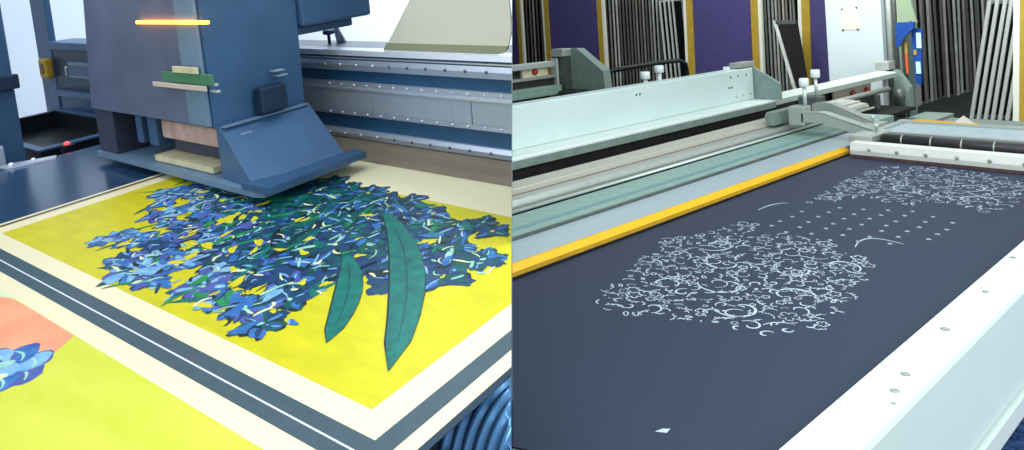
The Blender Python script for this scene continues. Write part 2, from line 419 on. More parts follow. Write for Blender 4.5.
# blossoms: ruffled petals round a centre
def blossom(cx, cy, R, pal):
    np_ = rnd.randint(4, 6); a0 = rnd.random()*6
    put(blob(cx, cy, R*.85, R*.75, a0, 16, .2), 'ink_dark' if pal != 'light' else 'ink_violet')
    for i in range(np_):
        a = a0 + 2*math.pi*i/np_ + rnd.uniform(-.25,.25); px, py = cx+R*.52*math.cos(a), cy+R*.52*math.sin(a)
        c1 = {'dark': ['ink_navy','ink_navy','ink_teal','ink_navy','ink_blue'], 'mid': ['ink_blue','ink_navy','ink_navy','ink_teal','ink_violet'], 'light': ['ink_sky','ink_violet','ink_blue','ink_blue']}[pal]
        put(blob(px, py, R*.60, R*.37, a, 13, .28), rnd.choice(['ink_dark','ink_teal','ink_navy']))
        put(blob(px, py, R*.56, R*.32, a, 13, .30), rnd.choice(c1))
        c2 = {'dark': ['ink_teal','ink_navy','ink_blue'], 'mid': ['ink_navy','ink_blue'], 'light': ['ink_sky','ink_violet']}[pal]
        put(blob(px+R*.1*math.cos(a), py+R*.1*math.sin(a), R*.32, R*.13, a, 10, .2), rnd.choice(c2))
        if rnd.random() < .5:
            e = curve((px-R*.3*math.cos(a), py-R*.3*math.sin(a)), (px+R*.1*math.sin(a), py-R*.1*math.cos(a)), (px+R*.35*math.cos(a), py+R*.35*math.sin(a)), 6)
            g.stroke(e, R*.05, Z1+lay[0]*6e-7+dz, IX[rnd.choice(['ink_aqua','ink_cream','ink_sky'])]); lay[0] += 1
    put(blob(cx, cy, R*.15, R*.1, a0, 9, .2), rnd.choice(['ink_cream','ink_yellow','ink_aqua']))
placed = []
tries = 0
while tries < 2600 and len(placed) < 96:
    tries += 1
    x, y = rnd.uniform(-2.62,-1.08), rnd.uniform(.79,1.55); R = rnd.uniform(.042,.078)
    if not inside((x,y), mass): continue
    if any(math.hypot(x-a, y-b_) < (R+r)*.72 for a, b_, r in placed): continue
    placed.append((x,y,R))
for x, y, R in sorted(placed, key=lambda t: -t[1]):
    d = (x+1.35)*.55 + (y-1.3)*1.0
    blossom(x, y, R, 'dark' if d > -.36 else ('mid' if d > -.56 or rnd.random() < .25 else 'light'))
    if rnd.random() < .55:
        a = rnd.uniform(math.pi, math.pi*1.7)
        put(blade(curve((x,y),(x+.06*math.cos(a),y+.05*math.sin(a)),(x+.13*math.cos(a+.4),y+.11*math.sin(a+.4)),6), rnd.uniform(.006,.012)), rnd.choice(['ink_green','ink_aqua','ink_leaf','ink_teal']))
for k in range(34):                                # green blades lying over the blossoms
    a = rnd.uniform(math.pi*.98, math.pi*1.55); l0 = rnd.uniform(.12,.5); l1 = l0+rnd.uniform(.10,.28)
    p0 = (focus[0]+l0*math.cos(a), focus[1]+l0*.8*math.sin(a)); p2 = (focus[0]+l1*math.cos(a+.1), focus[1]+l1*.85*math.sin(a+.1))
    if inside(p2, mass) and inside(p0, mass): put(blade(curve(p0, ((p0[0]+p2[0])/2+rnd.uniform(-.03,.03),(p0[1]+p2[1])/2+rnd.uniform(-.02,.02)), p2), rnd.uniform(.006,.017)), rnd.choice(['ink_teal','ink_leaf','ink_dark','ink_green','ink_teal']))
for k in range(230):                               # dark and mid brush dabs
    x, y = rnd.uniform(-2.55,-1.1), rnd.uniform(.80,1.55)
    if not inside((x,y), mass): continue
    d = (x+1.35)*.55 + (y-1.3)
    a = rnd.uniform(-1.0,1.0)+2.7; s_ = rnd.uniform(.014,.036)
    put(blob(x, y, s_*1.1, s_*.5, a, 14, .26), rnd.choice(['ink_dark','ink_teal','ink_navy','ink_teal','ink_leaf','ink_navy','ink_blue'] if d > -.42 else ['ink_violet','ink_blue','ink_navy','ink_sky','ink_green','ink_yellow','ink_blue']))
for k in range(430):                              # thin curled light strokes between the petals
    x, y = rnd.uniform(-2.5,-1.1), rnd.uniform(.80,1.55)
    if not inside((x,y), mass): continue
    d = (x+1.35)*.55 + (y-1.3)
    a = rnd.uniform(-1.3,1.3)+2.6; s_ = rnd.uniform(.008,.030); b_ = a+rnd.uniform(-1.4,1.4)
    g.stroke(curve((x-s_*math.cos(a), y-s_*math.sin(a)), (x+rnd.uniform(-.01,.01), y+rnd.uniform(-.01,.01)), (x+s_*math.cos(b_), y+s_*math.sin(b_)), 5), rnd.uniform(.003,.0085), Z1+lay[0]*6e-7+dz, IX[rnd.choice(['ink_aqua','ink_cream','ink_sky','ink_aqua','ink_teal','ink_green'] if d > -.35 else ['ink_sky','ink_aqua','ink_navy','ink_cream','ink_dark'])]); lay[0] += 1
for k in range(34):                               # openings where the yellow ground shows
    x, y = rnd.uniform(-2.3,-1.15), rnd.uniform(.84,1.40)
    if inside((x,y), core): put(blob(x, y, rnd.uniform(.012,.028), rnd.uniform(.005,.011), rnd.uniform(0,3), 10, .4), 'ink_yellow')
# two lone blossoms and the broad drooping leaves
blossom(-2.29,.89,.045,'light'); blossom(-2.24,.93,.03,'light')
blossom(-1.235,1.46,.05,'dark'); blossom(-1.30,1.50,.045,'dark')
for cv, wd in ((curve((-1.50,1.16),(-1.33,1.06),(-1.20,.855)), .042), (curve((-1.62,1.42),(-1.26,1.22),(-1.01,.85)), .055)):
    put(blade(cv, wd*1.08), 'ink_dark'); put(blade([(x-.002, y+.004) for x, y in cv[:-1]]+[cv[-1]], wd), 'ink_leaf')
    g.stroke([(x,y) for x, y in cv[1:-1]], .005, Z1+lay[0]*6e-7+dz, IX['ink_teal']); lay[0] += 1
build('flower_print', g, inkn, sheet)
# second print: coral field and one ruffled bloom on lemon ground
g = G(); lay[0] = 2
g.flat([(-2.35,.592),(-2.12,.592),(-1.95,.552),(-2.0,.50),(-2.4,.50)], Z1+dz, 0)
g.flat([(-2.12,.588),(-1.98,.592),(-1.752,.590),(-1.735,.565),(-1.715,.54),(-1.70,.51),(-1.68,.48),(-1.72,.44),(-2.3,.40),(-2.4,.5)], Z1+dz*2, 1)
build('coral_field', g, ['mint_ink','coral_ink'], sheet)
g = G(); lay[0] = 500
cx, cy = -1.745, .450
for i in range(7):
    a = 2*math.pi*i/7+.3; px, py = cx+.062*math.cos(a), cy+.045*math.sin(a)
    put(blob(px,py,.046,.038,a,18,.10), 'ink_violet'); put(blob(px,py,.041,.033,a,18,.12), ['ink_violet','ink_sky','ink_blue','ink_sky'][i%4])
    g.stroke(curve((px-.03,py),(px,py+.02),(px+.03,py-.005),6), .005, Z1+lay[0]*6e-7+dz, IX['ink_aqua']); lay[0] += 1
put(blob(cx+.005,cy-.002,.038,.026,.2,14,.15), 'ink_sky'); put(blob(cx-.02,cy+.01,.02,.013,.7,12,.2), 'ink_aqua'); put(blob(cx+.028,cy-.012,.013,.010,.2,10,.2), 'ink_cream')
build('bloom_print', g, inkn, sheet)

# --- ribbed roller under the right edge of the sheet
rr = thing('ribbed_roller', 'ribbed blue roller below the right edge of the printed sheet', 'roller', 'L', (-.93, .99, -.30))
prof = []; u = 0; 
while u < .5:
    prof += [(u,.108),(u+.004,.122),(u+.015,.122),(u+.019,.108)]; u += .025
build('ribbed_sleeve', G().lathe((-.925,.99,-.185), (1,0,0), [(-.012,.06),(-.012,.105)]+prof, 48), 'roller', rr)
build('axle', G().cyl((-1.04,.99,-.185), (-.94,.99,-.185), .022), 'steel', rr)

# --- gantry beam
beam = thing('gantry_beam', 'long blue and silver printer beam with screwed rails behind the sheet', 'gantry beam', 'L', (-2.5, 2.0, .0))
U0, U1 = -4.46, .6
build('housing', G().box(U0, U1, 1.925, 2.14, .03, .405), 'navy_dark', beam)
build('top_rail', G().prism([(1.90,.388),(1.905,.409),(1.96,.410),(1.96,.388)], 0, U0, U1), 'steel_light', beam)
build('drip_groove', G().box(U0, U1, 1.912, 1.925, .370, .387), 'navy', beam)
build('drip_line', G().box(U0, U1, 1.903, 1.924, .374, .379), 'screw', beam)
build('screw_rail', G().prism([(1.900,.326),(1.897,.350),(1.902,.369),(1.924,.369),(1.924,.326)], 0, U0, U1), 'steel', beam)
build('upper_channel', G().box(U0, U1, 1.915, 1.925, .278, .325), 'blue_channel', beam)
build('dot_rail', G().box(U0, U1, 1.902, 1.924, .254, .277), 'steel', beam)
build('bright_edge', G().box(U0, U1, 1.896, 1.924, .2445, .2535), 'screw', beam)
edges = [-4.45, -3.55, -2.93, -2.175, -1.655, -.9, .5]
for a, b_ in zip(edges, edges[1:]):
    if a < -1.0: build('cover_panel', G().box(a+.002, b_-.002, 1.901, 1.924, .155, .2435, .001), 'panel_grey', beam)
build('lower_dot_rail', G().box(U0, U1, 1.900, 1.924, .137, .1545), 'steel', beam)
build('lower_channel', G().box(U0, U1, 1.914, 1.925, .076, .1365), 'blue_channel', beam)
build('bottom_rail', G().prism([(1.898,.040),(1.892,.060),(1.900,.0755),(1.924,.0755),(1.924,.040)], 0, U0, U1), 'steel', beam)
def screw_row(z, v, u0, step, n, r, m='screw'):
    for k in range(n): build('screw', G().lathe((u0+k*step, v, z), (0,-1,0), [(0,r),(.003,r),(.006,r*.5)], 10), m, beam)
screw_row(.350, 1.898, -2.44, .097, 4, .0062); screw_row(.350, 1.898, -2.052, .097, 6, .0062, 'screw_dark')
screw_row(.266, 1.902, -2.43, .0765, 13, .0050); screw_row(.146, 1.900, -2.44, .0765, 13, .0050)
screw_row(.059, 1.892, -2.45, .097, 4, .0062); screw_row(.059, 1.892, -2.06, .097, 6, .0055, 'screw_dark')
slope = [(1.922,.036),(1.890,.037),(1.868,.034),(1.85,.026),(1.83,.022),(1.80,.018),(1.775,.007),(1.772,.0035),(1.80,.0035),(1.922,.0035)]
build('slope_strip', G().prism(slope, 0, -4.0, U1), 'taupe', beam)  # sloping strip for the shadowed media, shade put into its taupe colour
# end frame of the beam with its window opening and control panel
ef = thing('end_frame', 'blue end frame with a window opening and control panel behind the flatbed', 'machine frame', 'L', (-4.96, 1.95, -.82))
build('upright', G().box(-5.47, -5.24, 1.9, 1.94, -.82, 1.3, .006), 'navy', ef)
build('upright', G().box(-4.58, -4.47, 1.9, 2.05, -.82, 1.3, .006), 'navy', ef)
build('cross_bar', G().box(-5.238, -4.582, 1.88, 2.05, .345, .395, .006), 'navy', ef)
build('control_panel', G().box(-5.238, -4.582, 1.905, 2.04, .03, .343, .004), 'navy_dark', ef)
build('ledge', G().box(-5.20, -4.582, 1.86, 1.904, .045, .085, .004), 'navy', ef)
build('base_panel', G().box(-5.238, -4.582, 1.91, 2.04, -.22, .028, .004), 'navy', ef)
lp = build('label_plate', G().box(-5.02, -4.62, 1.899, 1.9045, .165, .275, .001), 'navy', ef)
g = G()
for k, z in enumerate((.262, .252, .176)): g.box(-5.0, -4.66+.02*k, 1.8965, 1.8988, z-.002, z+.002)
build('label_line', g, 'grey_plastic', lp)
mk = G(); mk.box(-5.075, -5.065, 1.902, 1.9045, .175, .235); mk.box(-5.063, -5.04, 1.902, 1.9045, .225, .235); build('panel_mark', mk, 'steel_light', ef)
lt = build('latch', G().box(-5.35, -5.235, 1.85, 1.899, .155, .285, .012), 'gold', ef)
build('latch_slot', G().box(-5.315, -5.27, 1.845, 1.8495, .185, .255, .001), 'brown_ink', lt)
for z in (-.03, -.115): build('tab', G().box(-4.66, -4.585, 1.895, 1.909, z-.010, z+.010, .002), 'screw', ef)
# black service tray
ty = thing('service_tray', 'black open tray with a grey rim between the blue post and the flatbed', 'tray', 'L', (-4.6, 1.6, -.82))
g = G(); g.box(-5.2,-4.02,1.34,1.87,-.16,-.15); g.box(-5.2,-4.02,1.34,1.38,-.149,-.05); g.box(-5.2,-4.02,1.83,1.87,-.149,-.05); g.box(-5.2,-5.16,1.381,1.829,-.149,-.05); g.box(-4.06,-4.02,1.381,1.829,-.149,-.05)
build('tray_basin', g, 'black', ty)
g = G(); g.box(-5.21,-4.01,1.325,1.37,-.0495,-.038,.002); g.box(-4.065,-4.01,1.371,1.88,-.0495,-.038,.002); g.box(-5.21,-4.066,1.835,1.88,-.0495,-.038,.002); build('tray_rim', g, 'navy', ty)
build('pedestal', G().box(-5.1,-4.1,1.42,1.8,-.82,-.161), 'navy_dark', ty)
# blue post
ps = thing('machine_post', 'wide blue machine post at the left edge beside the flatbed', 'post', 'L', (-4.18, 1.14, -.82))
build('column', G().box(-4.36, -4.03, .98, 1.28, -.82, 1.4, .01), 'navy', ps)
build('latch_block', G().box(-4.025, -3.985, 1.20, 1.29, .29, .36, .006), 'navy_dark', ps)
build('edge_trim', G().box(-4.33, -4.08, .965, .979, -.5, 1.4, .002), 'navy', ps)

# --- hanging cream sheet on top of the beam and a clamp
def rsheet(pts, v0, v1): return G().prism(pts, 1, v0, v1)
cs = thing('cream_backing_sheet', 'large cream sheet with a rounded corner standing on the beam', 'sheet', 'L', (-2.0, 1.925, .412))
cr = [(-2.455,.452),(-1.60,.452),(-1.60,.452),(-1.56,.50),(-1.56,1.3),(-1.78,1.3),(-2.12,.62)]
build('panel', G().prism([(-2.065,.442),(-1.475,.442),(-1.455,.50),(-1.45,1.3),(-1.50,1.3),(-1.92,.612)], 1, 1.915, 1.922), 'cream_sheet', cs)
build('hem', G().prism([(-2.092,.412),(-1.525,.412),(-1.500,.416),(-1.485,.426),(-1.476,.4415),(-2.068,.4415)], 1, 1.912, 1.925), 'shaded_sheet', cs)  # bottom fold of the sheet, its shadow put into the olive colour
cl = thing('thumb_clamp', 'small dark thumb clamp on the beam beside the cream sheet', 'clamp', 'L', (-2.60, 2.06, .405))
build('spindle', G().cyl((-2.60,2.06,.4055),(-2.60,2.06,.445),.007,n=12), 'navy_dark', cl)
build('knob', G().lathe((-2.60,2.06,.445),(0,0,1),[(0,.010),(.004,.026),(.018,.026),(.024,.018)],16), 'navy', cl)
sg_ = thing('stay_plate', 'grey triangular stay on the beam beside the clamp', 'stay', 'L', (-2.55,2.1,.405))
build('plate', G().prism([(-2.60,.4055),(-2.535,.4055),(-2.60,.50),(-2.62,.50)],1,2.10,2.106), 'steel_light', sg_)

# --- print carriage (at rest)
ca = thing('print_carriage', 'big dark blue print carriage with an amber light over the sheet', 'print carriage', 'L', (-2.8, 1.5, .03))
z0, z1 = .235, 1.12
# body shell: front with a bay, side, back and top
g = G()
g.loft([(-3.28,1.315,.235),(-2.34,1.315,.235),(-2.34,1.70,.235),(-3.28,1.70,.235)], [(-3.13,1.315,z1),(-2.30,1.315,z1),(-2.30,1.70,z1),(-3.13,1.70,z1)])
build('body', g, 'carriage', ca)
build('front_panel', G().loft([(-3.275,1.306,.24),(-2.482,1.306,.24),(-2.482,1.314,.24),(-3.275,1.314,.24)],[(-3.128,1.306,1.11),(-2.482,1.306,1.11),(-2.482,1.314,1.11),(-3.128,1.314,1.11)]), 'front_grey', ca)
build('back_mount', G().box(-3.0, -2.30, 1.705, 2.06, .535, z1, .012), 'carriage', ca)
build('mount_step', G().box(-2.95, -2.345, 1.705, 1.99, .50, .534, .006), 'navy', ca)
build('light_strip', G().box(-2.475, -2.345, 1.300, 1.314, .24, 1.11, .003), 'strip_grey', ca)
bd = build('circuit_board', G().box(-2.60, -2.27, 1.288, 1.299, .395, .432, .002), 'board', ca)
build('board_label', G().box(-2.66, -2.30, 1.280, 1.287, .375, .392, .001), 'paper', bd)
build('board_cover', G().box(-2.50, -2.34, 1.278, 1.287, .434, .456, .001), 'cream_part', bd)
build('amber_light', G().box(-2.74, -2.25, 1.288, 1.2995, .606, .618, .003), 'led', ca)
for (z, a, b_) in ((.395,-2.31,-2.27),(.372,-2.31,-2.262)): build('white_tab', G().box(a, b_, 1.300, 1.313, z-.004, z+.004, .001), 'screw', ca)
# lower head bay: side walls, roof is the body, open to the front
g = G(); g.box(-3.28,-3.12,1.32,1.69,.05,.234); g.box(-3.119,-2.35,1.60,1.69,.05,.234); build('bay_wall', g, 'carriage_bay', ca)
for (a, b_) in ((-3.02,-2.97),(-2.92,-2.85)): build('head_tower', G().box(a, b_, 1.36, 1.42, .10, .225, .005), 'carriage', ca)
build('print_head', G().box(-2.83, -2.38, 1.37, 1.50, .135, .21, .01), 'beige_head', ca)
build('head_tray', G().prism([(-2.84,1.335),(-2.42,1.335),(-2.40,1.50),(-2.84,1.50)], 2, .052, .074), 'cream_part', ca)
build('head_block', G().box(-2.80, -2.40, 1.40, 1.58, .08, .13, .006), 'carriage_bay', ca)
build('base_plate', G().prism([(-3.285,1.305),(-2.10,1.285),(-2.06,1.30),(-2.06,1.66),(-2.10,1.70),(-3.285,1.70)], 2, .028, .048), 'strip_grey', ca)
# flared skirt on the right
A = [(-2.345,1.325,.048),(-2.11,1.30,.048),(-2.085,1.675,.048),(-2.345,1.695,.048)]
B = [(-2.345,1.325,.235),(-2.325,1.325,.235),(-2.315,1.70,.235),(-2.345,1.70,.235)]
sk = build('skirt', G().loft(A, B), 'carriage', ca)
build('skirt_rim', G().prism([(-2.16,1.282),(-2.035,1.285),(-2.015,1.30),(-2.015,1.705),(-2.09,1.715),(-2.10,1.40)],2,.049,.072), 'navy', ca)
build('side_box', G().box(-2.318, -2.27, 1.47, 1.58, .25, .345, .006), 'navy_dark', ca)
build('side_seam', G().box(-2.318, -2.300, 1.33, 1.69, .232, .240, .001), 'strip_grey', ca)
for (v, z) in ((1.57,.392),(1.58,.372),(1.40,.20),(1.55,.10),(1.69,.17)): build('white_tab', G().box(-2.318 if z>.24 else -2.30, -2.285 if z>.24 else -2.28, v-.022, v+.022, z-.002, z+.002, .0005), 'grey_plastic', ca)

# ================================================================== RIGHT: SCREEN PRINTING TABLE
tb = thing('printing_table', 'long screen printing table with pale rim under the navy fabric', 'printing table', 'R', (3.0, 1.5, -.8))
TU0, TU1 = .2, 6.6
build('table_top', G().box(TU0, TU1, .849, 2.14, -.06, -.004), 'green_grey', tb)
rim = [(.848,-.004),(.842,.030),(.824,.050),(.715,.052),(.703,.047),(.698,.034),(.698,-.235),(.848,-.235)]
rb = build('side_beam', G().prism(rim, 0, TU0, TU1), 'rim_paint', tb)
for (u, v, r) in ((3.0,.80,.010),(2.6,.775,.010),(2.235,.772,.013),(1.90,.755,.011),(1.80,.742,.011),(1.74,.722,.006),(1.41,.738,.008),(3.5,.79,.009)):
    build('bolt', G().lathe((u,v,.0515),(0,0,1),[(0,r),(.0015,r),(.002,r*.6)],14), 'stain', rb)
build('lower_flange', G().prism([(.72,-.236),(.72,-.250),(.684,-.250),(.684,-.305),(.80,-.305),(.80,-.236)], 0, TU0, TU1), 'mint_paint', tb)
for u in (.9, 3.6, 6.2):
    for v in (.9, 2.0): build('leg', G().box(u-.06,u+.06,v-.06,v+.06,-.8,-.061), 'green_grey', tb)
build('black_gap', G().box(TU0, 4.70, 2.136, 2.1445, -.003, .010), 'dark_gap', tb)
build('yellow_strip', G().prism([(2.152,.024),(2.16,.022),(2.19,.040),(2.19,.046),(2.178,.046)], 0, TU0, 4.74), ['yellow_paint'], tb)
build('yellow_strip_side', G().prism([(2.151,.0),(2.17,.0),(2.17,.022),(2.158,.0225),(2.151,.0235),(2.145,.010)],0,TU0,4.74), 'shaded_yellow', tb)  # side of the yellow strip, shade put into its darker colour

fb = thing('navy_fabric', 'dark navy fabric with white floral print stretched on the table', 'fabric', 'R', (3, 1.5, 0))
build('cloth', G().prism([(1.078,.849),(1.078,1.285),(1.06,1.325),(1.09,2.134),(4.95,2.134),(4.95,.849)], 2, -.003, .0012), 'belt', fb)
ZP = .0020
g = G()
def spiral(cx, cy, r, a0, turns, sgn=1, n=14):
    return [(cx + r*(1-.75*t)*math.cos(a0+sgn*turns*6.28*t), cy + r*(1-.75*t)*math.sin(a0+sgn*turns*6.28*t)) for t in [i/n for i in range(n+1)]]
def motif(x, y, s, W):
    k = rnd.random(); a = rnd.random()*6.28; W = W*rnd.uniform(.55,1.35)
    if k < .27:                                     # scroll with a leaf
        g.stroke(spiral(x,y,s,a,rnd.uniform(.45,.9),rnd.choice((-1,1))), W, ZP)
    elif k < .47:                                   # small five petal flower in outline
        for i in range(5):
            b_ = a+i*1.257; px, py = x+s*.45*math.cos(b_), y+s*.45*math.sin(b_)
            g.stroke([(px+s*.26*math.cos(t), py+s*.26*math.sin(t)) for t in [b_+j*.8 for j in range(-3,4)]], W*.75, ZP)
    elif k < .70:                                   # curved stem with leaflets
        c = curve((x-s*math.cos(a),y-s*math.sin(a)),(x+s*.7*math.sin(a),y-s*.7*math.cos(a)),(x+s*math.cos(a),y+s*math.sin(a)),8)
        g.stroke(c, W, ZP)
        for q in c[2:7:2]:
            b_ = a+rnd.choice((-1,1))*rnd.uniform(.7,1.5); g.stroke(curve(q,(q[0]+s*.25*math.cos(b_+.5),q[1]+s*.25*math.sin(b_+.5)),(q[0]+s*.4*math.cos(b_),q[1]+s*.4*math.sin(b_)),4), W*.9, ZP)
    elif k < .85:                                   # leaf outline
        t_ = (x+s*.8*math.cos(a), y+s*.8*math.sin(a))
        for sg in (1,-1): g.stroke(curve((x,y),(x+s*.45*math.cos(a+sg*.8),y+s*.45*math.sin(a+sg*.8)),t_,6), W*.8, ZP)
    else:                                           # dotted arc
        for j in range(7):
            b_ = a+j*.28; px, py = x+s*.8*math.cos(b_), y+s*.8*math.sin(b_); g.flat([(px-.003,py-.003),(px+.003,py-.003),(px+.003,py+.003),(px-.003,py+.003)], ZP)
p1 = [(1.876,1.784),(2.25,1.895),(2.515,2.004),(2.694,1.912),(2.986,1.864),(2.984,1.786),(2.78,1.74),(2.90,1.641),(2.95,1.451),(2.85,1.35),(2.798,1.217),(2.557,1.134),(2.296,1.104),(2.114,1.083),(1.947,1.188),(1.969,1.305),(1.847,1.527),(1.80,1.70)]
p2 = [(3.45,1.80),(3.769,1.827),(4.09,1.862),(4.456,1.845),(4.60,1.609),(4.55,1.239),(4.40,1.056),(3.90,1.04),(3.74,1.088),(3.82,1.259),(3.68,1.437),(3.73,1.638),(3.56,1.719)]
def fill(poly, n, smin, smax, W):
    xs = [p[0] for p in poly]; ys = [p[1] for p in poly]; k = 0; pts = []; t = 0
    while k < n and t < 20000:
        t += 1; x, y = rnd.uniform(min(xs),max(xs)), rnd.uniform(min(ys),max(ys))
        if not inside((x,y), poly): continue
        s = rnd.uniform(smin, smax)
        if any(math.hypot(x-a, y-b_) < (s+c)*.55 for a, b_, c in pts): continue
        pts.append((x,y,s)); motif(x, y, s, W); k += 1
fill(p1, 430, .012, .050, .0050); fill(p2, 330, .012, .045, .0050)
# larger scrolls through the main motif
for (x, y, s, a) in ((2.45,1.62,.11,.5),(2.25,1.50,.10,2),(2.30,1.28,.11,4),(2.55,1.38,.10,1),(2.62,1.78,.09,3),(2.12,1.66,.08,5.3),(2.10,1.35,.09,2.2),(2.68,1.28,.08,4.4),(4.0,1.5,.10,1),(4.2,1.3,.1,3),(3.95,1.2,.1,5)):
    g.stroke(spiral(x,y,s,a,.8,1,18), .0085, ZP)
g.stroke(curve((2.93,1.33),(3.14,1.40),(3.08,1.20),10), .007, ZP); g.stroke(curve((3.20,1.92),(3.36,1.93),(3.40,1.87),8), .007, ZP)
zone = [(3.0,1.84),(3.42,1.70),(3.60,1.40),(3.66,1.16),(3.20,1.06),(2.96,1.26),(2.92,1.55)]
for i in range(9):                                  # scattered sprigs between the two motifs
    for j in range(9):
        x, y = 2.86+i*.098+rnd.uniform(-.01,.01)+.04*(j%2), 1.05+j*.098+rnd.uniform(-.01,.01)
        if inside((x,y), zone):
            for a in (0, .9, 2.2): g.stroke([(x-.011*math.cos(a+.4),y-.011*math.sin(a+.4)),(x+.011*math.cos(a+.4),y+.011*math.sin(a+.4))], .005, ZP)
g.flat([(1.338,1.112),(1.352,1.088),(1.372,1.092),(1.360,1.106)], ZP)
build('floral_print', g, 'white_ink', fb)

# --- rails beside the table
gr = thing('guide_rail', 'long grey-green guide rail with stepped tracks behind the yellow strip', 'guide rail', 'R', (4, 2.6, -.8))
RU0, RU1 = .2, 8.9
build('pale_plate', G().prism([(2.191,-.02),(2.191,.040),(2.41,.042),(2.41,-.02)], 0, RU0, 5.35), 'blue_plate', gr)
build('plate_edge', G().box(RU0, 5.9, 2.411, 2.432, -.02, .052), 'alu_dark', gr)
build('green_track', G().prism([(2.433,-.02),(2.433,.050),(2.70,.050),(2.70,-.02)], 0, RU0, 6.2), 'green_rail', gr)
build('worn_stripe', G().box(RU0, 6.1, 2.50, 2.535, .0502, .0512), 'speckle', gr)
build('thin_rod', G().cyl((RU0,2.715,.062),(6.5,2.715,.062),.010,n=10), 'alu_bright', gr)
build('step_gap', G().box(RU0, 6.6, 2.727, 2.75, -.02, .050), 'dark_gap', gr)
build('front_track', G().prism([(2.751,-.02),(2.751,.075),(2.757,.086),(2.77,.10),(2.83,.104),(2.83,-.02)], 0, RU0, 6.5), 'alu', gr)
build('copper_line', G().box(RU0, 6.5, 2.831, 2.842, -.02, .106), 'copper', gr)
build('beige_track', G().prism([(2.843,-.02),(2.843,.110),(2.90,.112),(2.905,.118),(3.04,.118),(3.04,-.02)], 0, RU0, 6.55), 'beige_rail', gr)
build('hollow_floor', G().box(RU0, 8.34, 3.041, 3.60, -.20, -.17), 'dark_gap', gr)
build('hollow_wall', G().box(RU0, 6.3, 3.32, 3.36, -.169, .105), 'dark_gap', gr)
for u in (.8, 3.4, 5.0): build('leg', G().box(u-.05,u+.05,2.45,3.5,-.8,-.201), 'green_grey', gr)
for (u, l) in ((4.0,.14),(4.4,.10),(4.75,.12)):
    build('machined_block', G().box(u-l, u+l, 3.16, 3.25, -.169, -.02, .01), 'alu_dark', gr)
bc = thing('back_channel', 'white capped back channel running under the pale cover beam', 'channel', 'R', (4, 3.42, -.17))
build('cap', G().prism([(3.300,.172),(3.312,.180),(3.60,.182),(3.60,.168),(3.300,.160)], 0, RU0, 5.90), 'mint_paint', bc)
build('cap', G().prism([(3.340,.165),(3.36,.178),(3.54,.180),(3.55,.17),(3.55,.135),(3.350,.115)], 0, 5.905, 8.66), 'cap_paint', bc)
build('grey_face', G().box(RU0, 5.90, 3.302, 3.318, .110, .1595), 'green_grey', bc)
build('web', G().box(RU0, 5.9, 3.37, 3.59, -.169, .1675), 'dark_mech', bc)
for (u, r) in ((7.7,.035),(8.05,.035)):
    build('red_button', G().lathe((u,3.43,.03),(0,-1,0),[(0,r),(.02,r),(.03,r*.6)],14), 'red', bc)
build('plate', G().box(7.3, 8.2, 3.44, 3.46, -.10, .12), 'beige_rail', bc)
build('grey_pipe', G().cyl((6.0,3.30,.02),(8.3,3.30,.02),.028,n=14), 'alu', bc)
for u in (6.3, 7.0, 7.9): build('stand_off', G().box(u, u+.12, 3.27, 3.42, -.169, -.012, .005), 'alu_dark', bc)
build('motor_block', G().box(6.5, 6.9, 3.40, 3.49, -.08, .08, .01), 'black', bc)
build('back_web', G().box(5.91, 8.3, 3.50, 3.58, -.169, .1675), 'dark_mech', bc)

# pale cover beam
cb = thing('cover_beam', 'long pale mint cover beam with screw holes left of the carriage', 'cover beam', 'R', (4, 3.6, .182))
build('panel', G().prism([(3.49,.184),(3.49,.458),(3.496,.466),(3.61,.466),(3.61,.184)], 0, RU0, 5.86), 'cover_paint', cb)
for (u, z) in ((5.50,.41),(5.62,.41),(5.75,.41),(5.47,.32),(5.51,.32),(5.57,.235),(5.69,.235),(5.80,.235),(4.22,.40),(4.26,.40)):
    build('screw_hole', G().lathe((u,3.4895,z),(0,-1,0),[(0,.010),(.002,.010)],10), 'stain' if z < .3 else 'alu_dark', cb)
def bracket_parts(root, u, v, zt, zb, w=.28):
    # upright with box on top and gusset plate facing down the line
    build('upright', G().box(u, u+.10, v-.02, v+.03, zb, zt-.06, .003), 'alu_dark', root)
    build('junction_box', G().box(u-.10, u+.09, v-.03, v+.05, zt-.055, zt+.01, .004), 'alu', root)
    build('gusset', G().prism([(v-.022,zt-.07),(v-.10,zt-.075),(v-w,zt-.26),(v-w,zb+.02),(v-.022,zb)], 0, u+.03, u+.10), 'green_grey', root)
eb = thing('beam_end_bracket', 'grey-green gusset bracket at the far end of the pale cover beam', 'bracket', 'R', (5.85, 3.5, .182))
build('gusset', G().prism([(3.60,.184),(3.60,.47),(3.50,.475),(3.24,.325),(3.24,.184)], 0, 5.87, 5.90), 'green_grey', eb)
build('junction_box', G().box(5.66, 5.92, 3.50, 3.60, .476, .52, .004), 'alu', eb)
build('small_block', G().box(5.50, 5.55, 3.52, 3.56, .467, .50, .004), 'knob', eb)
kb = thing('rail_end_bracket', 'grey-green gusset bracket with bright edge at the far end of the rail', 'bracket', 'R', (8.78, 3.46, -.8))
build('bright_edge', G().box(8.67, 8.71, 3.455, 3.505, -.33, .19, .003), 'alu_bright', kb)
build('upright', G().box(8.72, 8.84, 3.41, 3.52, -.8, .19, .003), 'alu_dark', kb)
build('junction_box', G().box(8.66, 8.84, 3.42, 3.57, .195, .29, .006), 'alu', kb)
build('gusset', G().prism([(3.405,.19),(3.36,.18),(3.24,-.01),(3.24,-.28),(3.405,-.28)], 0, 8.74, 8.84), 'green_grey', kb)
build('cylinder', G().lathe((8.6,3.30,-.33),(0,0,1),[(0,.05),(.18,.05),(.19,.06),(.32,.06)],14), 'alu_dark', kb)
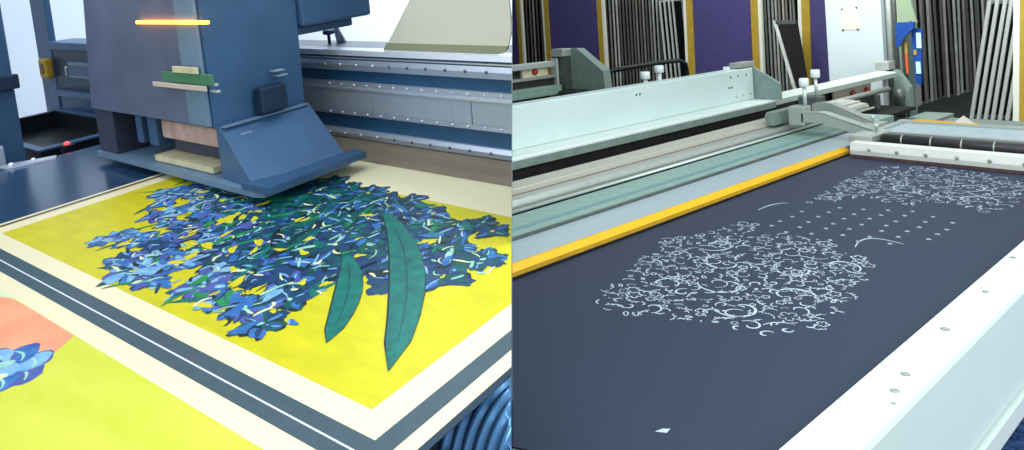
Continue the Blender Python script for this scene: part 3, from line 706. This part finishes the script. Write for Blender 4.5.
build('cable_tray', G().box(8.2,8.9,2.85,3.15,-.42,-.30,.01), 'green_grey', kb)

# squeegee gantry
sqv = thing('squeegee_bar', 'white painted squeegee bar with bolts across the navy fabric', 'squeegee bar', 'R', (4.75, 1.5, .002))
build('bar', G().prism([(4.64,.022),(4.635,.050),(4.645,.096),(4.73,.098),(4.73,.022)], 1, .45, 2.10), 'frame_bar_white', sqv)
build('rubber_blade', G().box(4.64, 4.70, .45, 2.10, .003, .0215), 'rust', sqv)
for k in range(9): build('bolt', G().lathe((4.637,1.98-k*.165,.060),(-1,0,0),[(0,.011),(.004,.011),(.007,.006)],10), 'stain', sqv)
rl = thing('dark_roller', 'dark roller with pale marks behind the white squeegee bar', 'roller', 'R', (4.88, 1.5, .1))
build('tube', G().cyl((4.875,.45,.088),(4.875,1.985,.088),.042,n=24), 'dark_roller', rl)
for k in range(8):
    build('collar', G().cyl((4.875,1.86-k*.17,.088),(4.875,1.868-k*.17,.088),.0445,n=24), 'alu', rl)
for v in (.5, 1.93): build('hanger', G().box(4.86,4.89,v-.01,v+.01,.003,.045), 'alu_dark', rl)
sf = thing('print_screen_frame', 'flat aluminium print screen with yellow tape behind the squeegee bar', 'print screen', 'R', (5.3, 1.4, .1))
g = G(); g.box(4.99,5.02,.45,2.12,.095,.125,.003); g.box(5.46,5.53,.45,2.12,.095,.130,.003); g.box(5.021,5.459,2.07,2.12,.095,.125,.003); g.box(5.021,5.459,.45,.52,.095,.125,.003)
build('frame', g, 'alu', sf)
build('mesh', G().box(5.021,5.459,.521,2.069,.108,.112), 'tray', sf)
build('yellow_tape', G().box(5.465,5.525,1.62,2.02,.1302,.134), 'yellow_paint', sf)
for v in (.6, 2.0): build('foot', G().box(5.2,5.26,v-.03,v+.03,.0015 if v<1 else .0015,.0945), 'alu_dark', sf)
pt = thing('paper_scrap', 'small white paper peak standing on the print screen frame', 'paper scrap', 'R', (5.5,1.72,.131))
build('paper', G().loft([(5.47,1.76,.1345),(5.52,1.72,.1345),(5.47,1.63,.1345)], [(5.495,1.705,.182),(5.498,1.702,.182),(5.494,1.70,.182)]), 'paper', pt)

cg = thing('rail_carriage', 'worn grey carriage clamp with two white knobs riding on the rail', 'carriage', 'R', (5.1, 2.7, .05))
def arm(u, v0, dz, dv=0):
    P = [(v0,.262+dz),(2.46+dv,.268+dz),(2.41+dv,.262+dz),(2.06+dv,.115),(2.06+dv,.092),(2.12+dv,.080),(2.44+dv,.200+dz),(v0,.198+dz)]
    build('arm', G().prism(P, 0, u, u+.035), 'alu', cg)
    Q = [(v0-.02,.264+dz),(2.455+dv,.270+dz),(2.41+dv,.2645+dz),(2.07+dv,.124),(2.07+dv,.129),(2.41+dv,.270+dz),(2.455+dv,.276+dz),(v0-.02,.270+dz)]
    build('arm_rib', G().prism(Q,0,u+.008,u+.10), 'alu', cg)
arm(4.95, 2.58, -.045); arm(5.20, 2.62, -.006, .07)
build('end_block', G().box(4.735, 5.06, 2.00, 2.15, .084, .128, .006), 'alu', cg)
build('far_block', G().box(5.13, 5.32, 2.13, 2.23, .10, .140, .006), 'alu', cg)
build('slide_block', G().box(4.95, 5.07, 2.56, 2.68, .125, .265, .008), 'alu', cg)
build('slide_block', G().box(5.22, 5.34, 2.58, 2.74, .125, .305, .008), 'alu_dark', cg)
build('slide_plate', G().box(4.90, 5.34, 2.765, 2.83, .12, .22, .006), 'green_grey', cg)
build('motor', G().cyl((5.02,2.87,.16),(5.20,2.87,.16),.04,n=18), 'alu', cg)
build('red_cap', G().cyl((5.005,2.87,.16),(5.0195,2.87,.16),.024,n=16), 'red', cg)
for (u, v, z) in ((5.02,2.58,.265),(5.28,2.62,.305)):
    build('knob_stem', G().cyl((u,v,z),(u,v,z+.14),.013,n=14), 'alu_bright', cg)
    build('knob', G().lathe((u,v,z+.14),(0,0,1),[(0,.028),(.006,.034),(.056,.034),(.062,.028)],20), 'knob', cg)
for (u, v, z) in ((4.93,2.05,.1285),(5.22,2.19,.1405)):
    build('thumb_bolt', G().lathe((u,v,z),(0,0,1),[(0,.008),(.03,.008),(.031,.015),(.048,.015),(.05,.009)],14), 'alu_bright', cg)

# knobs standing behind the cover beam
kn = thing('adjusting_knob', 'left white adjusting knob above the middle of the cover beam', 'knob', 'R', (4.62,3.72,.30), 'white knobs over the cover beam')
build('stem', G().cyl((4.62,3.72,.30),(4.62,3.72,.475),.018,n=14), 'knob', kn)
build('cap', G().lathe((4.62,3.72,.475),(0,0,1),[(0,.034),(.006,.040),(.055,.040),(.062,.034)],20), 'knob', kn)
dup(kn, (4.86,3.76,.33), label='right and taller white adjusting knob above the middle of the cover beam')
ks = thing('knob_shelf', 'narrow dark shelf behind the cover beam carrying the two white knobs', 'shelf', 'R', (4.7,3.78,.18))
build('board', G().box(4.3,5.1,3.67,3.86,.27,.2995), 'green_grey', ks)
build('bracket', G().box(4.65,4.8,3.67,3.80,-.8,.2695), 'alu_dark', ks)

# second machine line further back
fr = thing('far_rail', 'second rail line with red button behind the pale cover beam at left', 'guide rail', 'R', (4.3,5.0,-.8))
build('top_tube', G().prism([(4.98,.555),(4.975,.60),(5.03,.61),(5.06,.60),(5.06,.555)],0,3.0,4.83), 'alu_bright', fr)
build('back_plate', G().box(3.0,4.83,5.07,5.10,.0,.60), 'dark_mech', fr)
build('mid_tube', G().box(3.0,4.83,4.97,5.06,.45,.475), 'alu', fr)
build('lower_tube', G().box(3.0,4.83,4.9,5.06,.29,.38,.01), 'green_rail', fr)
build('plate', G().box(4.45,4.78,5.03,5.065,.46,.55), 'cream_part', fr)
build('red_button', G().lathe((4.60,5.028,.52),(0,-1,0),[(0,.03),(.02,.03),(.03,.02)],14), 'red', fr)
build('leg', G().box(3.8,3.95,5.0,5.06,-.8,.2895), 'alu_dark', fr); build('web', G().box(3.0,4.83,5.0,5.069,.3805,.449), 'dark_mech', fr)
fbk = thing('far_rail_bracket', 'grey-green gusset bracket with box on top at the far rail end', 'bracket', 'R', (4.95,5.0,-.8))
build('bright_edge', G().box(4.84,4.87,4.97,5.04,.20,.63,.003), 'alu_bright', fbk)
build('upright', G().box(4.88,5.04,4.90,5.05,-.8,.64,.003), 'alu_dark', fbk)
build('junction_box', G().box(4.84,4.98,4.88,5.04,.645,.72,.006), 'alu', fbk)
build('gusset', G().prism([(4.895,.715),(4.80,.715),(4.48,.50),(4.46,.28),(4.895,.28)],0,4.96,5.06), 'green_grey', fbk)
build('foot_clutter', G().box(4.75,4.955,4.5,4.88,.22,.33,.02), 'dark_mech', fbk)
hs = tag(build('black_hose', G().tube([(5.07,4.52,.49),(5.4,4.50,.50),(5.8,4.48,.51),(6.1,4.46,.51),(6.20,4.45,.47),(6.22,4.45,.38),(6.22,4.45,-.79)], .022), 'black', side='R', base=(5.07,4.52,.5)), 'thin black hose running right from the far rail bracket', 'hose')

# --- racks of screens
def ring(d, h, t, bw):                              # frame standing on edge: depth along +u, thin along v
    g = G(); g.box(0,bw,-t/2,t/2,0,h); g.box(d-bw,d,-t/2,t/2,0,h); g.box(bw,d-bw,-t/2,t/2,0,bw); g.box(bw,d-bw,-t/2,t/2,h-bw,h); return g
def shift(g, b):
    for v in g.bm.verts: v.co += Vector(b)
    return g
def screen_proto(u, v, m, label, grp, d=.9, h=2.6, t=.026, bw=.028):
    r = thing('stored_screen', label, 'screen frame', 'R', (u,v,-.8), grp)
    build('frame', shift(ring(d,h,t,bw), (u,v,-.8)), m, r)
    build('mesh', shift(G().box(bw,d-bw,-.004,.004,bw,h-bw), (u,v,-.8)), 'dark_mesh', r)
    return r
GA = 'silver screens standing on edge along the left wall'
LA_ = 'silver-grey screen frame standing on edge in the tight row along the back wall, left of the white cabinet'
protos = [screen_proto(11.3, 11.45+.0, m, LA_, GA) for m in ('alu_rack','alu_rack_pale','alu_rack_dark')]
def vx(x, u):                                       # v on the ray through picture column x at distance u (a handy ruler)
    F = FR; c = np.array([(x-512)/716., (50-22)/716., 1.]); d = F @ c; return float(d[1]/d[0]*u)
ONES = ['', 'first','second','third','fourth','fifth','sixth','seventh','eighth','ninth','tenth','eleventh','twelfth','thirteenth','fourteenth','fifteenth','sixteenth','seventeenth','eighteenth','nineteenth']
def ordn(n):
    if n < 20: return ONES[n]
    t, o_ = divmod(n, 10); return {2:'twent',3:'thirt',4:'fort',5:'fift'}[t] + ('ieth' if o_ == 0 else 'y-'+ONES[o_])
cols = [x for x in np.arange(524, 547, 3.7)] + [x for x in np.arange(608, 686, 3.35)] + [x for x in np.arange(763, 799, 3.6)]
used = [0,0,0]; cnt = {}
for i, x in enumerate(cols):
    wh = 'between the two leftmost purple screens' if x < 600 else ('left of the middle purple screen' if x < 700 else 'right of the middle purple screen')
    cnt[wh] = cnt.get(wh, 0)+1; lb = 'upright silver screen edge, %s from left in the row %s' % (ordn(cnt[wh]), wh)
    k = rnd.choice((0,0,1,2,2)); u = 11.35 + rnd.uniform(-.02,.05); v = vx(x+rnd.uniform(-.3,.3), u)
    ex = Matrix.Rotation(rnd.uniform(.005,.007), 4, 'X')
    if not used[k]:
        protos[k].matrix_world = M['R'] @ Matrix.Translation(Vector((u,v,-.8))) @ ex; used[k] = 1; protos[k]['label'] = lb
    else: dup(protos[k], (u,v,-.8), ex, lb)
# shorter leaning frames in front of the row
GB = 'short silver screens leaning in front of the wall row'
sp = screen_proto(10.9, vx(672,10.9), 'alu_rack_pale', 'short silver frame, first from left of the four leaning beside the middle purple screen', GB, .3, 2.05)
for k, x in enumerate((671.5, 676, 680.5, 684.5)):
    ex = Matrix.Rotation(-.045,4,'X'); v = vx(x-3.5, 10.9)+.04
    if k == 0: sp.matrix_world = M['R'] @ Matrix.Translation(Vector((10.9,v,-.8))) @ ex
    else: dup(sp, (10.9,v,-.8), ex, 'short silver frame, %s from left of the four leaning beside the middle purple screen' % ordn(k+1))
# purple screens facing the hall
def big_screen(x0, x1, u, label, lean=0.0, ht=2.75, mesh='purple_mesh', bw=.13):
    v1, v0 = vx(x0,u), vx(x1,u); r = thing('framed_screen', label, 'framed screen', 'R', (u,(v0+v1)/2,-.8), 'large purple screens against the back wall')
    sh = lambda z: lean*(z+.8)
    def bar(va, vb, za, zb, ua, ub, name, m):
        build(name, G().loft([(ua,va-sh(za),za),(ub,va-sh(za),za),(ub,vb-sh(za),za),(ua,vb-sh(za),za)],[(ua,va-sh(zb),zb),(ub,va-sh(zb),zb),(ub,vb-sh(zb),zb),(ua,vb-sh(zb),zb)]), m, r)
    e = .055
    bar(v0, v0+e, -.8, ht-.8, u, u+.06, 'white_edge', 'frame_white'); bar(v1-e, v1, -.8, ht-.8, u, u+.06, 'white_edge', 'frame_white')
    bar(v0+e, v0+e+bw, -.8, ht-.8, u, u+.05, 'frame_bar', 'frame_yellow'); bar(v1-e-bw, v1-e, -.8, ht-.8, u, u+.05, 'frame_bar', 'frame_yellow')
    bar(v0+e+bw, v1-e-bw, -.8, -.62, u, u+.05, 'frame_bar', 'frame_yellow'); bar(v0+e+bw, v1-e-bw, ht-.98, ht-.8, u, u+.05, 'frame_bar', 'frame_yellow')
    bar(v0+e+bw, v1-e-bw, -.62, ht-.98, u+.02, u+.03, 'mesh', mesh)
    return r
big_screen(544.5, 606, 10.8, 'tall purple screen with yellow frame behind the far rail bracket', 0)
big_screen(684, 761.5, 10.6, 'widest purple screen with yellow frame above the end of the cover beam', .02)
big_screen(797, 866, 10.5, 'purple screen with yellow frame, mostly hidden by the white cabinet', .03)
big_screen(470, 524, 11.0, 'purple screen with yellow frame cut off beside the divider', .0)
# leaning dark framed panel
dp = thing('dark_framed_panel', 'dark panel with a slanting silver edge between two purple screens', 'panel', 'R', (9.8, vx(795,9.8), -.8))
va, vb, vc = vx(795,9.8), vx(776.5,9.8), vx(797,9.8)
build('edge', G().loft([(9.8,va,-.8),(9.83,va,-.8),(9.83,va+.05,-.8),(9.8,va+.05,-.8)],[(9.8,vb+.05,.82),(9.83,vb+.05,.82),(9.83,vb+.10,.82),(9.8,vb+.10,.82)]) if False else G().loft([(9.8,va-.13,-.8),(9.83,va-.13,-.8),(9.83,va-.08,-.8),(9.8,va-.08,-.8)],[(9.8,vb-.02,.80),(9.83,vb-.02,.80),(9.83,vb+.03,.80),(9.8,vb+.03,.80)]), 'alu_rack_pale', dp)
build('dark_face', G().loft([(9.81,va-.14,-.8),(9.84,va-.14,-.8),(9.84,vc-.20,-.8),(9.81,vc-.20,-.8)],[(9.81,vb-.03,.74),(9.84,vb-.03,.74),(9.84,vc-.02,.74),(9.81,vc-.02,.74)]), 'dark_gap', dp)
build('top_edge', G().box(9.80,9.84,vc,vb-.01,.745,.80), 'alu_dark', dp)

# rack along the aisle on the right
GC = 'dark aluminium screens racked along the aisle'
LC = 'dim aluminium screen frame racked upright along the dark aisle right of the white cabinet'
def aisle_proto(m):
    r = thing('racked_screen', LC, 'screen frame', 'R', (13,4.7,-.8), GC)
    g = ring(.9, 3.0, .040, .032)
    bmesh.ops.rotate(g.bm, verts=g.bm.verts, cent=(0,0,0), matrix=Matrix.Rotation(math.pi/2,3,'Z'))
    build('frame', shift(g,(13,4.7,-.8)), m, r)
    build('mesh', shift(G().box(-.004,.004,.032,.868,.032,2.968),(13,4.7,-.8)), 'dark_mesh', r)
    return r
ap = [aisle_proto(m) for m in ('alu_rack','alu_rack_pale','alu_rack_dark')]; used = [0,0,0]
u = 11.35; na = 0
while u < 17.9:
    na += 1; lb = 'aluminium screen racked upright along the dark aisle, %s counted from the hanging bags' % ordn(na)
    k = rnd.choice((0,0,1,2,2)) if u < 16 else rnd.choice((0,2,2)); v = 4.72 + rnd.uniform(-.03,.03) - max(0,(u-12))*.05
    ex = Matrix.Rotation(rnd.uniform(-.01,.02),4,'Y') @ Matrix.Rotation(rnd.uniform(-.01,.01),4,'X')
    if not used[k]: ap[k].matrix_world = M['R'] @ Matrix.Translation(Vector((u,v,-.8))) @ ex; used[k] = 1; ap[k]['label'] = lb
    else: dup(ap[k], (u,v,-.8), ex, lb)
    u += rnd.uniform(.12,.20)
# bright frames leaning at the right
GD = 'bright aluminium frames leaning at the right end'
ld = thing('leaning_screen', 'bright aluminium frame leaning right in the short row at the right edge', 'screen frame', 'R', (11.9,3.5,-.8), GD)
g = ring(.4,1.74,.045,.05); build('frame', shift(g,(11.9,3.5,-.8)), 'alu_lean', ld)
build('mesh', shift(G().box(.05,.35,-.004,.004,.05,1.69),(11.9,3.5,-.8)), 'dark_mesh', ld)
for k in range(8):
    lb = 'bright leaning aluminium frame, %s from left of the eight at the right end' % ordn(k+1)
    if k == 0: ld['label'] = lb
    u_ = 11.75+.02*k; v = 3.55-.083*k; ex = Matrix.Rotation(.185+.004*(k%3),4,'X')
    if k == 0: ld.matrix_world = M['R'] @ Matrix.Translation(Vector((u_,v,-.8))) @ ex
    else: dup(ld, (u_,v,-.8), ex, lb)
# screen at the right border
u = 9.6
ys = thing('yellow_screen', 'yellow screen with a white frame edge cut off at the right border', 'framed screen', 'R', (u,2.2,-.8))
def leanbar(va, vb, name, m, ua=u, ub=u+.06, k=-.055):
    build(name, G().loft([(ua,va,-.8),(ub,va,-.8),(ub,vb,-.8),(ua,vb,-.8)],[(ua,va+k*2.6,1.8),(ub,va+k*2.6,1.8),(ub,vb+k*2.6,1.8),(ua,vb+k*2.6,1.8)]), m, ys)
leanbar(2.44,2.50,'white_edge','frame_white'); leanbar(2.30,2.439,'frame_bar','frame_yellow'); leanbar(1.2,2.299,'mesh','frame_yellow',u+.02,u+.03)

# white cabinet and things around it
wc = thing('white_cabinet', 'tall white cabinet with a screwed paper patch behind the carriage', 'cabinet', 'R', (9.2,3.85,-.8))
build('body', G().box(9.0, 9.5, 3.605, 4.285, -.8, 2.4, .006), 'cabinet', wc)
pp_ = build('paper_patch', G().box(8.995, 8.9995, 3.86, 4.10, .66, .93), 'paper', wc)
for (v, z) in ((4.07,.92),(3.89,.93),(4.07,.66),(3.89,.66)): build('screw', G().lathe((8.995,v,z),(-1,0,0),[(0,.014),(.004,.012)],10), 'alu_dark', pp_)
cu = thing('pole_bundle', 'upright grey pipes right of the white cabinet', 'pipes', 'R', (9.1,3.4,-.8))
for (v, r, m) in ((3.555,.035,'alu'),(3.49,.022,'alu_dark'),(3.445,.022,'alu'),(3.40,.015,'alu_dark')): build('pipe', G().cyl((9.1,v,-.8),(9.1,v,2.4),r,n=14), m, cu)
wp = tag(build('pale_board', G().box(9.4, 9.44, 3.42, 3.602, -.8, 2.4), 'green_grey', side='R', base=(9.4,3.3,-.8)), 'narrow pale grey board behind the pipes and the hanging bags', 'board')
hb = thing('hanging_cloth', 'pale checked cloth hanging at the top beside the pipes', 'cloth', 'R', (9.0,3.08,.9))
def drape(cols_, m, name, root, u):
    g = G(); g.loft([(u,)+c for c in cols_], [(u+.04,)+c for c in cols_]); return build(name, g, m, root)
drape([(3.403,1.5),(3.410,1.05),(3.432,.72),(3.360,.70),(3.281,.74),(3.216,.72),(3.252,.90),(3.295,1.1),(3.302,1.5)], 'check_cloth', 'cloth', hb, 9.0)
b1 = thing('blue_bag', 'blue folded bag hanging under the checked cloth', 'bag', 'R', (8.98,3.08,.6))
drape([(3.425,.73),(3.439,.46),(3.410,.44),(3.338,.56),(3.238,.66),(3.223,.73)], 'blue_bag', 'bag', b1, 8.95)
b2 = thing('blue_packet', 'long blue and white packet hanging lowest beside the aluminium screens', 'packet', 'R', (9.0,3.0,.0))
drape([(3.302,.66),(3.180,.64),(3.194,.45),(3.209,.20),(3.230,-.02),(3.288,.02),(3.295,.3)], 'blue_bag', 'packet', b2, 9.05)
build('white_patch', G().box(9.035,9.049,3.216,3.266,.12,.26), 'pale_bag', b2); build('white_patch', G().box(9.035,9.049,3.194,3.245,.42,.60), 'pale_bag', b2)
build('yellow_patch', G().box(9.035,9.049,3.252,3.281,.34,.40), 'frame_yellow', b2)
ob = thing('orange_strap', 'thin orange and yellow strap hanging left of the blue packet', 'strap', 'R', (9.0,3.15,0))
build('strap', G().box(9.02,9.03,3.345,3.372,.12,.36), 'orange', ob); build('strap_end', G().box(9.02,9.03,3.345,3.372,.3605,.50), 'frame_yellow', ob)
# aisle end
sgn = thing('maroon_sign', 'small maroon sign with amber bands on the far wall at top right', 'sign', 'R', (17.5,5,1.6))
sv0, sv1 = vx(1030,18.0), vx(1010,18.0)
build('board', G().box(18.0,18.05,sv0,sv1,.98,2.2), 'maroon', sgn)
for z in (1.20,1.48,1.6): build('amber_band', G().box(17.985,17.999,sv0+.02,sv1-.03,z,z+.05), 'amber_sign', sgn)
gl = tag(build('green_panel', G().box(18.1,18.15,sv1+.01,vx(989,18.1),.98,3.0), 'grille', side='R', base=(18.1,4,1)), 'grey-green panel high on the far wall beside the maroon sign', 'panel')
# patterned cloth heap on the floor at bottom right
rg = tag(build('patterned_rug', G().box(2.2,5.2,-.6,1.15,-.7995,-.78,.006), 'rug', side='R', base=(3.5,.4,-.8)), 'blue patterned rug on the floor at the bottom right corner', 'rug')
